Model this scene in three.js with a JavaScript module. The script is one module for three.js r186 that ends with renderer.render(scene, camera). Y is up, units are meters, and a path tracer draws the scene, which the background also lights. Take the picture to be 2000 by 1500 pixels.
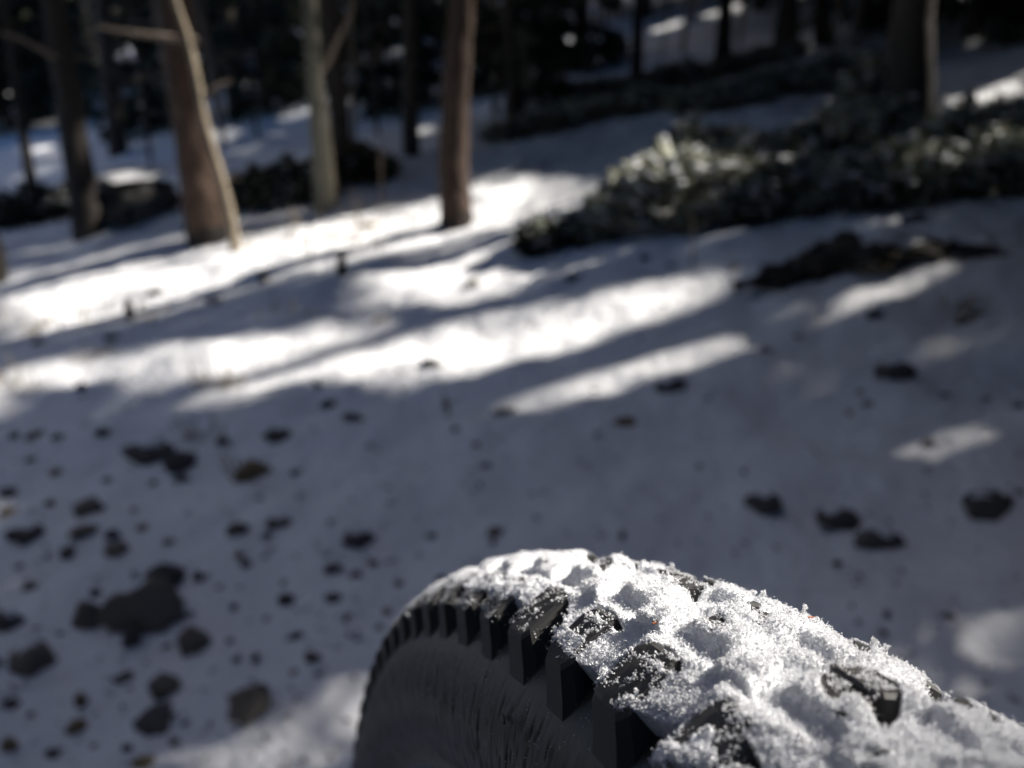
import * as THREE from 'three';
import { Sky } from 'three/addons/objects/Sky.js';
import { mergeGeometries, mergeVertices } from 'three/addons/utils/BufferGeometryUtils.js';
import { createNoise3D, createNoise4D } from 'simplex-noise';

// ------------------------------------------------------------------ camera, sky, sun, exposure
const scene = new THREE.Scene();
const PITCH = THREE.MathUtils.degToRad(27), F = 1662, EYE = 1.3;
const camera = new THREE.PerspectiveCamera(2 * Math.atan(750 / F) * 180 / Math.PI, 4 / 3, 0.01, 600);
camera.rotation.x = -PITCH;
camera.focus = 0.137;
camera.userData.fStop = 14;
camera.updateMatrixWorld();

const renderer = new THREE.WebGLRenderer({ antialias: true });
renderer.setSize(1024, 768);
renderer.toneMapping = THREE.LinearToneMapping;
renderer.toneMappingExposure = 2.5;
renderer.shadowMap.enabled = true;

const SUN_EL = THREE.MathUtils.degToRad(34), SUN_AZ = THREE.MathUtils.degToRad(22);
const sunDir = new THREE.Vector3(Math.cos(SUN_EL) * Math.cos(SUN_AZ), Math.sin(SUN_EL), -Math.cos(SUN_EL) * Math.sin(SUN_AZ));
const sky = new Sky();
sky.name = 'sky'; sky.scale.setScalar(500);
sky.material.uniforms.turbidity.value = 3;
sky.material.uniforms.rayleigh.value = 1.15;
sky.material.uniforms.mieCoefficient.value = 0.003;
sky.material.uniforms.sunPosition.value.copy(sunDir);
sky.userData = { kind: 'structure', label: 'clear winter sky above the forest', category: 'sky' };
scene.add(sky);
scene.environmentIntensity = 0.122;
const sun = new THREE.DirectionalLight(0xfff9f0, 5);
sun.name = 'sun';
sun.position.copy(sunDir).multiplyScalar(60); sun.target.position.set(0, 0, -5);
sun.position.add(sun.target.position);
sun.castShadow = true; sun.shadow.radius = 1.7; sun.shadow.mapSize.set(4096, 4096);
Object.assign(sun.shadow.camera, { left: -25, right: 25, top: 25, bottom: -25, near: 1, far: 140 });
scene.add(sun, sun.target);

// ------------------------------------------------------------------ helpers
let seed = 7;
const rnd = () => { seed = (seed + 0x6d2b79f5) | 0; let t = Math.imul(seed ^ (seed >>> 15), 1 | seed); t = (t + Math.imul(t ^ (t >>> 7), 61 | t)) ^ t; return ((t ^ (t >>> 14)) >>> 0) / 4294967296; };
const R = (a, b) => a + (b - a) * rnd();
const noise = createNoise3D(rnd);
const fbm = (x, y, z, n = 3) => { let s = 0, a = 1, w = 0; for (let i = 0; i < n; i++) { s += a * noise(x, y, z); w += a; a *= 0.5; x *= 2.03; y *= 2.03; z *= 2.03; } return s / w; };
const smooth = (a, b, x) => { const t = Math.min(1, Math.max(0, (x - a) / (b - a))); return t * t * (3 - 2 * t); };
const V = (x, y, z) => new THREE.Vector3(x, y, z);
const names = new Map();
const numbered = (n) => { const k = names.get(n) || 0; names.set(n, k + 1); return k ? `${n}_${String(k).padStart(3, '0')}` : n; };
function tag(o, label, category, group, kind) { o.userData = { label, category }; if (group) o.userData.group = group; if (kind) o.userData.kind = kind; return o; }
function shade(o) { o.traverse((c) => { if (c.isMesh) { c.castShadow = true; c.receiveShadow = true; } }); return o; }
function thing(name, label, category, pos, group) { const o = new THREE.Group(); o.name = numbered(name); o.position.copy(pos); scene.add(o); return tag(o, label, category, group); }
function mesh(name, geo, mat, parent) { const m = new THREE.Mesh(geo, mat); m.name = name; m.castShadow = m.receiveShadow = true; if (parent) parent.add(m); return m; }
function top(name, geo, mat, label, category, group, kind) { const m = mesh(numbered(name), geo, mat); scene.add(m); return tag(m, label, category, group, kind); }
function geoFrom(pos, idx, col, uv) {
  const g = new THREE.BufferGeometry();
  g.setAttribute('position', new THREE.BufferAttribute(new Float32Array(pos), 3));
  if (col) g.setAttribute('color', new THREE.BufferAttribute(new Float32Array(col), 3));
  if (uv) g.setAttribute('uv', new THREE.BufferAttribute(new Float32Array(uv), 2));
  if (idx) g.setIndex(new THREE.BufferAttribute(new Uint32Array(idx), 1));
  g.computeVertexNormals();
  return g;
}
const std = (r, g, b, rough = 0.9, more = {}) => { const m = new THREE.MeshStandardMaterial({ roughness: rough, side: THREE.DoubleSide, ...more }); m.color.setRGB(r, g, b); return m; };

// photo pixels (2000 x 1500) <-> the world
const rayOf = (px, py) => V((px - 1000) / F, (750 - py) / F, -1).applyQuaternion(camera.quaternion);   // one metre of depth
const invQ = camera.quaternion.clone().invert();
const toPx = (p) => { const q = p.clone().applyQuaternion(invQ); return q.z < -0.01 ? [1000 + F * q.x / -q.z, 750 - F * q.y / -q.z] : null; };

// ------------------------------------------------------------------ ground
// the front wheel that the camera is held over, and the bench of the trail that it stands on
const WHEEL = { C: V(0.0434, -0.4253, 0.0482), n: V(-0.9468, 0.1112, 0.3019), RM: 0.3315, RC: 0.0288 };
WHEEL.n.normalize(); WHEEL.up = V(0, 1, 0).addScaledVector(WHEEL.n, -WHEEL.n.y).normalize(); WHEEL.tan = WHEEL.n.clone().cross(WHEEL.up);
const foot = WHEEL.C.clone().addScaledVector(WHEEL.up, -(WHEEL.RM + WHEEL.RC + 0.0048));
let BENCH = 0;
const farRise = (x) => 0.17 * 40 * Math.tanh(x / 40);
function gh(x, z) {
  const d = Math.hypot(x, z);
  let y = -EYE + farRise(x) + 0.05 * noise(x * 0.45, z * 0.45, 1.7) + 0.22 * smooth(8, 30, d) * noise(x * 0.12, z * 0.12, 9.1);
  if (d < 26) y += (0.024 * noise(x * 1.4, z * 1.7, 4.2) + 0.014 * noise(x * 3.6, z * 4.2, 8.8) + 0.0065 * noise(x * 9, z * 9, 2.1)) * smooth(26, 14, d);
  return y + BENCH * smooth(-0.85, -0.15, z);
}
BENCH = foot.y - gh(foot.x, foot.z);
function at(px, py) {                                                // where a pixel's ray meets the snow
  const r = rayOf(px, py); let t = 0.5, step = 0.02;
  for (; t < 90; t += step) { if (r.y * t < gh(r.x * t, r.z * t)) break; step = 0.01 + t * 0.008; }
  let a = t - step, b = t;
  for (let i = 0; i < 24; i++) { const m = (a + b) / 2; if (r.y * m < gh(r.x * m, r.z * m)) b = m; else a = m; }
  return r.multiplyScalar(b);
}
const depthOf = (p) => -p.clone().applyQuaternion(invQ).z;

// bare-litter marks in the snow, the far ones also painting tree shade darker: [px, py, rx, ry]
const litterShadeMarks = [[430, 755, 60, 14], [60, 640, 90, 14], [180, 690, 60, 10], [1060, 320, 60, 10], [1060, 455, 60, 14], [30, 760, 60, 14], [610, 470, 90, 18], [720, 440, 40, 8], [230, 625, 80, 12], [1890, 610, 45, 12], [400, 850, 40, 10], [490, 935, 50, 10], [1250, 205, 220, 26], [1500, 170, 260, 26], [1060, 250, 110, 20], [1420, 110, 120, 16], [1620, 200, 120, 20]].map(([px, py, rx, ry]) => { const c = at(px, py), d = depthOf(c); return [c.x, c.z, rx * d / F, ry * d / F / 0.35]; });
{
  const N = 620, pos = [], col = [], idx = [];
  const warp = (u, c, k, s) => c + s * Math.sinh(k * u);
  for (let j = 0; j <= N; j++) for (let i = 0; i <= N; i++) {
    const x = warp(i / N * 2 - 1, 0, 4.6, 3.2), z = warp(j / N * 2 - 1, -3.5, 4.6, 3.2), y = gh(x, z);
    pos.push(x, y, z);
    let litter = 0;  // litter cover; at the far marks also painted shade
    for (const [cx, cz, rx, rz] of litterShadeMarks) { const q = ((x - cx) / rx) ** 2 + ((z - cz) / rz) ** 2; if (q < 2.2) litter = Math.max(litter, smooth(1.4, 0.3, q) * smooth(0.05, 0.5, noise(x * 16, z * 16, 3.3) + 0.1)); }
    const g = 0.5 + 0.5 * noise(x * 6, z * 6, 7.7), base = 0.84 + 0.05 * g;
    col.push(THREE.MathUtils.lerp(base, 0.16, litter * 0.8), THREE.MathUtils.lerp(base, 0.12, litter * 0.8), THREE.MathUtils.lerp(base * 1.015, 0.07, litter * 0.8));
    if (i < N && j < N) { const a = j * (N + 1) + i; idx.push(a, a + N + 1, a + 1, a + 1, a + N + 1, a + N + 2); }
  }
  const uv = []; for (let i = 0; i < pos.length; i += 3) uv.push(pos[i] / 1.3, pos[i + 2] / 1.3);
  const n4 = createNoise4D(rnd), B = 512, d = new Uint8Array(B * B * 4);
  for (let j = 0; j < B; j++) for (let i = 0; i < B; i++) { let v = 0, a = 1, w = 0; for (const r of [1.1, 2.3, 4.8, 9.5]) { const p = i / B * 6.2832, q = j / B * 6.2832; v += a * n4(Math.cos(p) * r, Math.sin(p) * r, Math.cos(q) * r, Math.sin(q) * r); w += a; a *= 0.62; } const k = Math.round(127.5 + 127 * Math.max(-1, Math.min(1, v / w * 1.4))); d.set([k, k, k, 255], (j * B + i) * 4); }
  const relief = new THREE.DataTexture(d, B, B); relief.wrapS = relief.wrapT = THREE.RepeatWrapping; relief.magFilter = THREE.LinearFilter; relief.needsUpdate = true;
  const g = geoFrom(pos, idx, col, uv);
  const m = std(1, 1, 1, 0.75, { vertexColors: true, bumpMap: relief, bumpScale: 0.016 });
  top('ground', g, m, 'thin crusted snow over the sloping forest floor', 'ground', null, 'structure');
}

// ------------------------------------------------------------------ where the photograph shows sun on the snow (photo pixels / 4)
const MW = 500, MH = 375;
function canvasMask(w, h, draw, blur) {
  const c = document.createElement('canvas'); c.width = w; c.height = h;
  const x = c.getContext('2d'); x.fillStyle = '#000'; x.fillRect(0, 0, w, h);
  draw(x);
  const d = x.getImageData(0, 0, w, h).data; let a = new Float32Array(w * h);
  for (let i = 0; i < a.length; i++) a[i] = d[i * 4] / 255;
  for (let pass = 0; pass < 2 && blur; pass++) for (const [sx, sy] of [[1, 0], [0, 1]]) {
    const b = new Float32Array(w * h);
    for (let y = 0; y < h; y++) for (let i = 0; i < w; i++) { let s = 0, n = 0; for (let k = -blur; k <= blur; k++) { const u = i + k * sx, v = y + k * sy; if (u >= 0 && v >= 0 && u < w && v < h) { s += a[v * w + u]; n++; } } b[y * w + i] = s / n; }
    a = b;
  }
  return (px, py) => {
    const u = px / 2000 * w - 0.5, v = py / 1500 * h - 0.5, i = Math.floor(u), j = Math.floor(v), f = u - i, g = v - j;
    return i < 0 || j < 0 || i >= w - 1 || j >= h - 1 ? -1 : (a[j * w + i] * (1 - f) + a[j * w + i + 1] * f) * (1 - g) + (a[(j + 1) * w + i] * (1 - f) + a[(j + 1) * w + i + 1] * f) * g;
  };
}
const sunMask = canvasMask(MW, MH, (x) => {
  x.scale(MW / 2000, MH / 1500); x.lineCap = 'round'; x.lineJoin = 'round';
  const g = (v) => { const k = Math.round(v * 255); return `rgb(${k},${k},${k})`; };
  const poly = (v, p) => { x.fillStyle = g(v); x.beginPath(); p.forEach(([a, b], i) => i ? x.lineTo(a, b) : x.moveTo(a, b)); x.fill(); };
  const line = (v, w, p) => { x.strokeStyle = g(v); x.lineWidth = w; x.beginPath(); p.forEach(([a, b], i) => i ? x.lineTo(a, b) : x.moveTo(a, b)); x.stroke(); };
  const oval = (v, cx, cy, rx, ry, t = -0.2) => { x.fillStyle = g(v); x.beginPath(); x.ellipse(cx, cy, rx, ry, t, 0, 7); x.fill(); };
  // weak, broken light first
  line(0.45, 60, [[240, 770], [480, 765]]); line(0.4, 40, [[300, 622], [560, 612]]); line(0.55, 40, [[720, 575], [900, 575], [1120, 545]]);
  line(0.3, 30, [[580, 630], [800, 605]]);
  line(0.5, 64, [[1640, 890], [1930, 830]]); line(0.75, 150, [[1760, 1310], [1990, 1240]]); line(0.5, 70, [[1850, 1090], [2000, 1040]]);
  line(0.3, 40, [[450, 1030], [600, 1000]]);
  line(1, 40, [[1800, 695], [1935, 648]]); line(0.6, 24, [[1600, 770], [1700, 740]]);
  oval(1, 5, 1085, 75, 75, 0); oval(0.7, 20, 1180, 50, 40, 0);
  oval(0.5, 300, 480, 60, 8);
  // strong light
  poly(1, [[0, 530], [200, 508], [350, 488], [470, 462], [600, 438], [700, 415], [860, 390], [915, 330], [1030, 345], [1170, 365], [1160, 412], [1100, 440], [1020, 480], [900, 470], [760, 505], [640, 540], [540, 555], [300, 580], [200, 595], [0, 645]]);
  line(1, 14, [[20, 492], [200, 462]]);
  poly(1, [[0, 682], [150, 700], [300, 688], [500, 655], [700, 645], [850, 635], [1000, 605], [1130, 585], [1250, 555], [1380, 525], [1435, 545], [1400, 600], [1300, 640], [1180, 680], [1060, 705], [950, 725], [820, 742], [600, 738], [480, 770], [380, 745], [230, 735], [150, 755], [0, 755]]);
  line(1, 40, [[1430, 678], [1300, 712], [1150, 752], [1010, 790]]); oval(0.5, 850, 828, 130, 40);
  oval(1, 1570, 735, 70, 35); oval(1, 1740, 568, 100, 37); line(1, 34, [[1490, 618], [1600, 585]]); line(1, 32, [[1560, 655], [1660, 625]]);
  line(1, 34, [[1545, 438], [1650, 420], [1800, 403], [1860, 415]]); line(1, 24, [[1790, 462], [1930, 458]]); line(1, 18, [[1850, 385], [1990, 372]]);
  line(1, 34, [[1880, 200], [1999, 165]]); line(0.9, 14, [[1950, 130], [1999, 125]]);
  poly(1, [[760, 1290], [600, 1360], [420, 1410], [220, 1500], [760, 1500]]);
  // flecks far back
  for (const [a, b, r] of [[690, 186, 22], [735, 178, 20], [775, 168, 16], [625, 206, 16], [575, 220, 20], [830, 258, 22], [838, 154, 16], [970, 147, 14], [925, 122, 20], [1098, 84, 20], [1120, 105, 12], [90, 292, 30], [80, 336, 18], [430, 268, 24], [70, 415, 40], [260, 205, 14], [560, 335, 30], [1560, 95, 24], [1900, 80, 14], [1050, 165, 12], [686, 285, 12]]) oval(1, a, b, r * 1.3, r * 0.6);
  line(0.75, 20, [[1280, 60], [1330, 46]]); line(0.8, 18, [[1380, 30], [1450, 16]]); line(0.8, 14, [[1150, 98], [1200, 85]]); line(0.8, 16, [[560, 260], [450, 300]]);
  // the shadow lines that cross the lit snow
  line(0.2, 10, [[1100, 450], [900, 472], [760, 505], [560, 540]]); line(0.25, 9, [[1150, 372], [1010, 372], [940, 385]]); line(0.25, 8, [[360, 500], [200, 530], [0, 575]]);
}, 1);

const HG = { x0: -30, z0: -40, n: 700, m: 480, d: 0.1 }; HG.a = new Float32Array(HG.n * HG.m);
for (let j = 0; j < HG.m; j++) for (let i = 0; i < HG.n; i++) HG.a[j * HG.n + i] = gh(HG.x0 + i * HG.d, HG.z0 + j * HG.d);
const quickHeight = (x, z) => { const i = Math.round((x - HG.x0) / HG.d), j = Math.round((z - HG.z0) / HG.d); return i < 0 || j < 0 || i >= HG.n || j >= HG.m ? gh(x, z) : HG.a[j * HG.n + i]; };
// things off the snow that the sun reaches: [point, radius]
const litSpots = [];
// how much sun passes through point p of a crown: 0 (shade wanted) ... 1 (sun wanted)
function sunAt(p) { inside = false; const m = sunWanted(p); return inside ? m : 0; }   // only where the photograph shows the ground
let inside = false, onSpot = false;
function sunWanted(p) {
  inside = true; onSpot = false;
  for (const [c, r] of litSpots) {
    const dx = p.x - c.x, dy = p.y - c.y, dz = p.z - c.z, t = dx * sunDir.x + dy * sunDir.y + dz * sunDir.z;
    if (t > 0 && dx * dx + dy * dy + dz * dz - t * t < r * r) { onSpot = true; return 1; }
  }
  let t = (p.y - quickHeight(p.x, p.z)) / (sunDir.y - 0.17 * sunDir.x), x = p.x - sunDir.x * t, z = p.z - sunDir.z * t;
  for (let i = 0; i < 3; i++) { t += (p.y - sunDir.y * t - quickHeight(x, z)) / (sunDir.y - 0.17 * sunDir.x); x = p.x - sunDir.x * t; z = p.z - sunDir.z * t; }
  const q = toPx(V(x, quickHeight(x, z), z)), m = q ? sunMask(q[0], q[1]) : -1;
  if (m >= 0) return m > 0.8 ? 1 : m < 0.08 ? 0 : 0.5 + 0.5 * fbm(x * 1.6, z * 4.5, 5.5, 2) < m * 0.9 + 0.08 ? 1 : 0;
  inside = false;
  return noise(x * 0.9, z * 1.6, 5.5) > 0.55 ? 0.9 : 0;
}

// ------------------------------------------------------------------ materials
function grainTexture(w, h, sx, sy, lo, hi, s) {
  const d = new Uint8Array(w * h * 4);
  for (let j = 0; j < h; j++) for (let i = 0; i < w; i++) {
    const a = i / w * Math.PI * 2, n = fbm(Math.cos(a) * sx, Math.sin(a) * sx, j / h * sy + s, 4), v = Math.round(255 * (lo + (hi - lo) * smooth(-0.7, 0.7, n)));
    d.set([v, v, v, 255], (j * w + i) * 4);
  }
  const t = new THREE.DataTexture(d, w, h); t.wrapS = t.wrapT = THREE.RepeatWrapping; t.magFilter = THREE.LinearFilter; t.needsUpdate = true; return t;
}
const barkTex = grainTexture(128, 256, 2.2, 7, 0.45, 1, 3), barkBump = grainTexture(128, 256, 3.0, 9, 0, 1, 8);
const barkMat = (r, g, b) => std(r, g, b, 0.92, { map: barkTex, bumpMap: barkBump, bumpScale: 0.012 });
const M = {
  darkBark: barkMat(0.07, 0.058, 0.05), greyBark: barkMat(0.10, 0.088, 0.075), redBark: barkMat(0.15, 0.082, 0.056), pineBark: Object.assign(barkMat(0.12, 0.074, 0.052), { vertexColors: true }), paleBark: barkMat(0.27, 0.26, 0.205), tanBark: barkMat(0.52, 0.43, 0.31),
  twig: std(0.22, 0.175, 0.14), needles: std(0.048, 0.056, 0.036, 0.85), needlesPale: std(0.22, 0.225, 0.16, 0.85), snow: std(0.87, 0.88, 0.9, 0.75),
  stone: std(0.17, 0.15, 0.125, 0.95), stoneBrown: std(0.20, 0.155, 0.09, 0.95), stoneDark: std(0.10, 0.095, 0.09, 0.95), dryGrass: std(0.36, 0.27, 0.13, 0.9), soil: std(0.045, 0.036, 0.03, 1),
};

// ------------------------------------------------------------------ trees
function tube(path, radius, sides = 12, rough = 0.08, cap = true, flute = 0, tint) {   // path: points; radius(t)
  const pos = [], idx = [], uv = [], col = [], curve = new THREE.CatmullRomCurve3(path), n = Math.max(6, path.length * (tint ? 14 : 5)), s0 = R(0, 90), len = curve.getLength();
  let side = V(1, 0, 0.01);
  for (let i = 0; i <= n; i++) {
    const t = i / n, c = curve.getPoint(t), d = curve.getTangent(t), b = d.clone().cross(side).normalize(), a = b.clone().cross(d).normalize(); side = a;
    for (let k = 0; k <= sides; k++) {
      const th = k / sides * Math.PI * 2, f = 1 + rough * noise(Math.cos(th) * 1.6, Math.sin(th) * 1.6, t * len * 2.2 + s0) + flute * Math.max(0, 1 - t * len * 2.2) ** 2 * (0.4 + 0.6 * Math.abs(Math.sin(th * 2.5 + s0))), r = radius(t) * f;
      pos.push(c.x + (a.x * Math.cos(th) + b.x * Math.sin(th)) * r, c.y + (a.y * Math.cos(th) + b.y * Math.sin(th)) * r, c.z + (a.z * Math.cos(th) + b.z * Math.sin(th)) * r);
      uv.push(k / sides * 2, t * len * 1.1); if (tint) col.push(...tint(t * len, th));
      if (i < n && k < sides) { const q = i * (sides + 1) + k; idx.push(q, q + 1, q + sides + 1, q + 1, q + sides + 2, q + sides + 1); }
    }
  }
  if (cap) { const e = curve.getPoint(1), q = pos.length / 3; pos.push(e.x, e.y, e.z); uv.push(0, 0); if (tint) col.push(...tint(len, 0)); for (let k = 0; k < sides; k++) idx.push(n * (sides + 1) + k, n * (sides + 1) + k + 1, q); }
  return geoFrom(pos, idx, tint ? col : null, uv);
}
function kite(pos, o, d, side, l, w) {
  const m = o.clone().addScaledVector(d, l * 0.45), e = o.clone().addScaledVector(d, l), a = m.clone().addScaledVector(side, w / 2), b = m.clone().addScaledVector(side, -w / 2);
  pos.push(o.x, o.y, o.z, a.x, a.y, a.z, e.x, e.y, e.z, o.x, o.y, o.z, e.x, e.y, e.z, b.x, b.y, b.z);
}
function sprig(pos, o, d, l, w, keep) {                                     // a flat spray: an axis and two pairs of side shoots
  const r = V(R(-1, 1), R(-1, 1), R(-1, 1)), side = r.cross(d).normalize();
  const shoot = (o, d, s, l, w) => { if (!keep) { kite(pos, o, d, s, l, w); return 1; }
    const f = [0.03, 0.22, 0.42, 0.62, 0.82, 1], k = f.map((q) => keep(o.clone().addScaledVector(d, l * q))), i = k.indexOf(true); if (i < 0) return 0;
    let j = i; while (j < 5 && k[j + 1]) j++;
    if (i === 0 && j === 5) kite(pos, o, d, s, l, w); else if (j > i || i === 5) kite(pos, o.clone().addScaledVector(d, l * (i ? f[i - 1] * 0.3 + f[i] * 0.7 : 0)), d, s, l * (f[j] - (i ? f[i] : 0) + 0.1), w * 0.9);
    return 1; };
  let n = shoot(o, d, side, l, w);
  for (const [f, s] of [[0.15, 1], [0.2, -1], [0.42, 1], [0.5, -1]]) {
    const q = d.clone().multiplyScalar(0.75).addScaledVector(side, s * 0.66).normalize();
    n += shoot(o.clone().addScaledVector(d, l * f), q, side.clone().addScaledVector(d, -0.7 * s).normalize(), l * 0.62, w * 0.9);
  }
  return n;
}
// limbs and needle sprays of a conifer; base in the world, coordinates relative to it
function crown(base, axis, h0, h1, rad, step, per, size, prune = true, clear = false) {   // clear: no bough reaches into the picture
  const leaf = [], wood = [];
  for (let h = h0; h < h1; h += step * R(0.7, 1.3)) {
    const k = 1 - (h - h0) / (h1 - h0), stem = axis.clone().multiplyScalar(h / axis.y);
    for (let b = 0; b < per; b++) {
      const az = R(0, 6.283), L = rad * Math.pow(k, 0.75) * R(0.65, 1.1) + 0.2, d = V(Math.cos(az), R(-0.45, 0.05), Math.sin(az)).normalize();
      let far = 0;
      for (let t = 0.2 * L; t <= L; t += size * 0.62) {
        const o = stem.clone().addScaledVector(d, t); o.y -= 0.1 * t * t;
        for (const s of [1, -1]) {
          const q = V(d.x - s * d.z * 0.8, d.y + R(-0.3, 0.2), d.z + s * d.x * 0.8).normalize(), l = size * R(0.75, 1.2);
          if (prune && clear) { const e = toPx(base.clone().add(o).addScaledVector(q, l * 0.8)); if (e && e[0] > -80 && e[0] < 2080 && e[1] > -80 && e[1] < 1600) continue; }
          if (sprig(leaf, o, q, l, l * 0.3, prune && ((p) => sunWanted(p.add(base)) < 0.5))) far = t;
        }
      }
      if (far > 0 && prune) for (let k = 1; k <= 8 && far > 0; k++) { const o = stem.clone().addScaledVector(d, far * k / 8).add(base), e = clear && toPx(o); if (sunWanted(o) > 0.5 || e && e[0] > -40 && e[0] < 2040 && e[1] > -40 && e[1] < 1540) far = 0; }
      if (far > 0) { const e = stem.clone().addScaledVector(d, far); e.y -= 0.1 * far * far; kite(wood, stem, e.clone().sub(stem).normalize(), V(0, 1, 0), stem.distanceTo(e), 0.03); kite(wood, stem, e.clone().sub(stem).normalize(), V(-d.z, 0, d.x), stem.distanceTo(e), 0.03); }
    }
  }
  return [leaf, wood];
}
const soup = (pos) => geoFrom(pos, null);
let litPoints = null;
function blocksSun(b, h0, h1, rad) {                                   // how many of the lit places a whole crown would shade
  if (!litPoints) { litPoints = litSpots.map(([c]) => c); for (let y = 10; y < 1500; y += 20) for (let x = 10; x < 2000; x += 25) if (sunMask(x, y) > 0.4) litPoints.push(at(x, y)); }
  const c = Math.hypot(sunDir.x, sunDir.z), ux = sunDir.x / c, uz = sunDir.z / c; let bad = 0;
  for (const p of litPoints) {
    const dx = b.x - p.x, dz = b.z - p.z, t = dx * ux + dz * uz; if (t < 0) continue;
    const off = Math.abs(dx * uz - dz * ux), h = p.y + t * Math.tan(SUN_EL) - b.y; if (h < -0.5 || h > h1) continue;
    if (off < (h < h0 ? 0.12 : rad * Math.pow(1 - (h - h0) / (h1 - h0), 0.75) + 0.25)) bad += litSpots.some(([c]) => c === p) ? 5 : 1;
  }
  return bad;
}
// a tree whose trunk runs through photo points; px widths give its thickness
function tree(o) {
  const base = at(o.px[0][0], o.px[0][1]); if (o.back) base.multiplyScalar(1);
  const dist = Math.hypot(base.x, base.z), path = [V(0, -0.08, 0)], d0 = depthOf(base);
  for (const [px, py] of o.px.slice(1)) { const r = rayOf(px, py); path.push(r.multiplyScalar(dist / Math.hypot(r.x, r.z)).sub(base)); }
  const last = path[path.length - 1], low = path[Math.max(0, path.length - 2)], up = last.clone().sub(low).setY(last.y - low.y).normalize(); up.y = Math.max(up.y, 0.3);
  const H = o.h || 9, lean = up.clone().multiplyScalar(1 / up.y); lean.x = THREE.MathUtils.clamp(lean.x, -0.25, 0.25); lean.z = THREE.MathUtils.clamp(lean.z, -0.15, 0.15);
  const steps = 4; for (let k = 1; k <= steps; k++) { const y = last.y + (H - last.y) * k / steps; path.push(last.clone().addScaledVector(lean, (y - last.y) * (1 - 0.3 * k / steps)).setY(y)); }
  const rb = o.w * d0 / F / 2, T = thing(o.name, o.label, 'tree', base, o.group);
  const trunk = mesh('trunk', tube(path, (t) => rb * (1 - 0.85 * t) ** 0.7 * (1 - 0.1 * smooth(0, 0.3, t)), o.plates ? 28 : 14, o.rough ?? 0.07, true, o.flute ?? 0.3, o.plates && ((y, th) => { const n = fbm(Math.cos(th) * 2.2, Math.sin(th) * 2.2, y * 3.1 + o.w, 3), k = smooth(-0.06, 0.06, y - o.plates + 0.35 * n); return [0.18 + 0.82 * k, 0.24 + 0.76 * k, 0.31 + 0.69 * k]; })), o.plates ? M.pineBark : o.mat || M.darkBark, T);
  for (const br of o.branches || []) {
    const pts = br.px.map(([px, py], i) => { const r = rayOf(px, py), k = (dist + (br.dz || 0) * i) / Math.hypot(r.x, r.z); return r.multiplyScalar(k).sub(base); });
    mesh('branch', tube(pts, (t) => br.w * d0 / F / 2 * (1 - 0.7 * t), 7, 0.15), br.mat || M.twig, T);
  }
  if (o.crown !== false) {
    const axis = path[path.length - 1].clone(); axis.multiplyScalar(1 / axis.y);
    const [leaf, wood] = crown(base, axis, o.c0 || 2.4, H, o.cr || 1.2, 0.5, 5, 0.3);
    if (wood.length) (mesh('limbs', soup(wood), M.twig, T).userData.kind = 'stuff');
    if (leaf.length) mesh('crown', soup(leaf), M.needles, T);
  }
  return T;
}
seed = 77;
for (let k = 0, n = 0; k < 400 && n < 46; k++) {                       // thin bare stems between the trunks
  const px = R(-20, 1750), py = (px < 1080 ? R(190, 340) - 0.06 * px : R(40, 150)), b = at(px, py), d = depthOf(b); if (d > 16 || px > 850 && px < 960) continue;
  if (Math.max(...[0.2, 0.6, 1, 1.4].map((h) => sunWanted(b.clone().add(V(0, h, 0))))) > 0.9 && rnd() < 0.7) continue;
  const H = R(2.2, 5), lx = R(-0.1, 0.1), lz = R(-0.05, 0.05), T = thing('thin_stem', 'thin bare grey stem among the shaded trunks', 'sapling', b, 'thin bare stems in the shade');
  mesh('trunk', tube([V(0, -0.08, 0), V(lx * H * 0.5 + R(-0.04, 0.04), H * 0.5, lz * H), V(lx * H, H, lz * H)], (t) => R(0.95, 1.05) * (0.012 + 0.02 * ((n * 7) % 5) / 5) * (1 - 0.7 * t), 7, 0.1), n % 3 ? M.twig : M.greyBark, T);
  for (let j = 0; j < 4; j++) { const h = R(0.4, 1.6), a = R(0, 6.28), l = R(0.3, 0.8), o = V(lx * h, h, lz * h); mesh('branch', tube([o, o.clone().add(V(Math.cos(a) * l * 0.5, R(-0.02, 0.12), Math.sin(a) * l * 0.5)), o.clone().add(V(Math.cos(a) * l, R(-0.1, 0.25), Math.sin(a) * l))], (t) => 0.008 * (1 - 0.7 * t), 5, 0.1), M.twig, T); }
  n++;
}
seed = 101;
// sunlit places off the ground: trunks, saplings, the shrub, the tyre
function lit(px, py, basePx, r) { const b = at(...basePx), dist = Math.hypot(b.x, b.z), q = rayOf(px, py); litSpots.push([q.multiplyScalar(dist / Math.hypot(q.x, q.z)), r]); }
for (const y of [20, 60, 100, 140, 180, 220, 260, 290]) lit(912 - y * 0.03, y, [890, 430], 0.16);
for (const [x, y] of [[340, 0], [368, 80], [385, 160], [398, 230], [418, 300], [440, 380], [455, 450]]) lit(x, y, [458, 488], 0.12);
for (const y of [0, 50, 100, 150, 200]) lit(1822, y, [1780, 228], 0.09);
for (const [x, y] of [[612, 0], [622, 80], [632, 160], [640, 230], [645, 300], [650, 360]]) lit(x, y, [636, 405], 0.09);
for (const [x, y] of [[1200, 300], [1260, 290], [1320, 290], [1380, 265], [1440, 250], [1340, 250]]) lit(x, y, [1300, 410], 0.3);
lit(1710, 135, [1700, 260], 0.1); lit(1560, 330, [1600, 420], 0.06); lit(1850, 300, [1850, 380], 0.08);
litSpots.push([V(0.02, -0.1, -0.12), 0.16], [V(0.1, -0.12, -0.15), 0.12], [V(-0.02, -0.12, -0.2), 0.1]);

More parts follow.
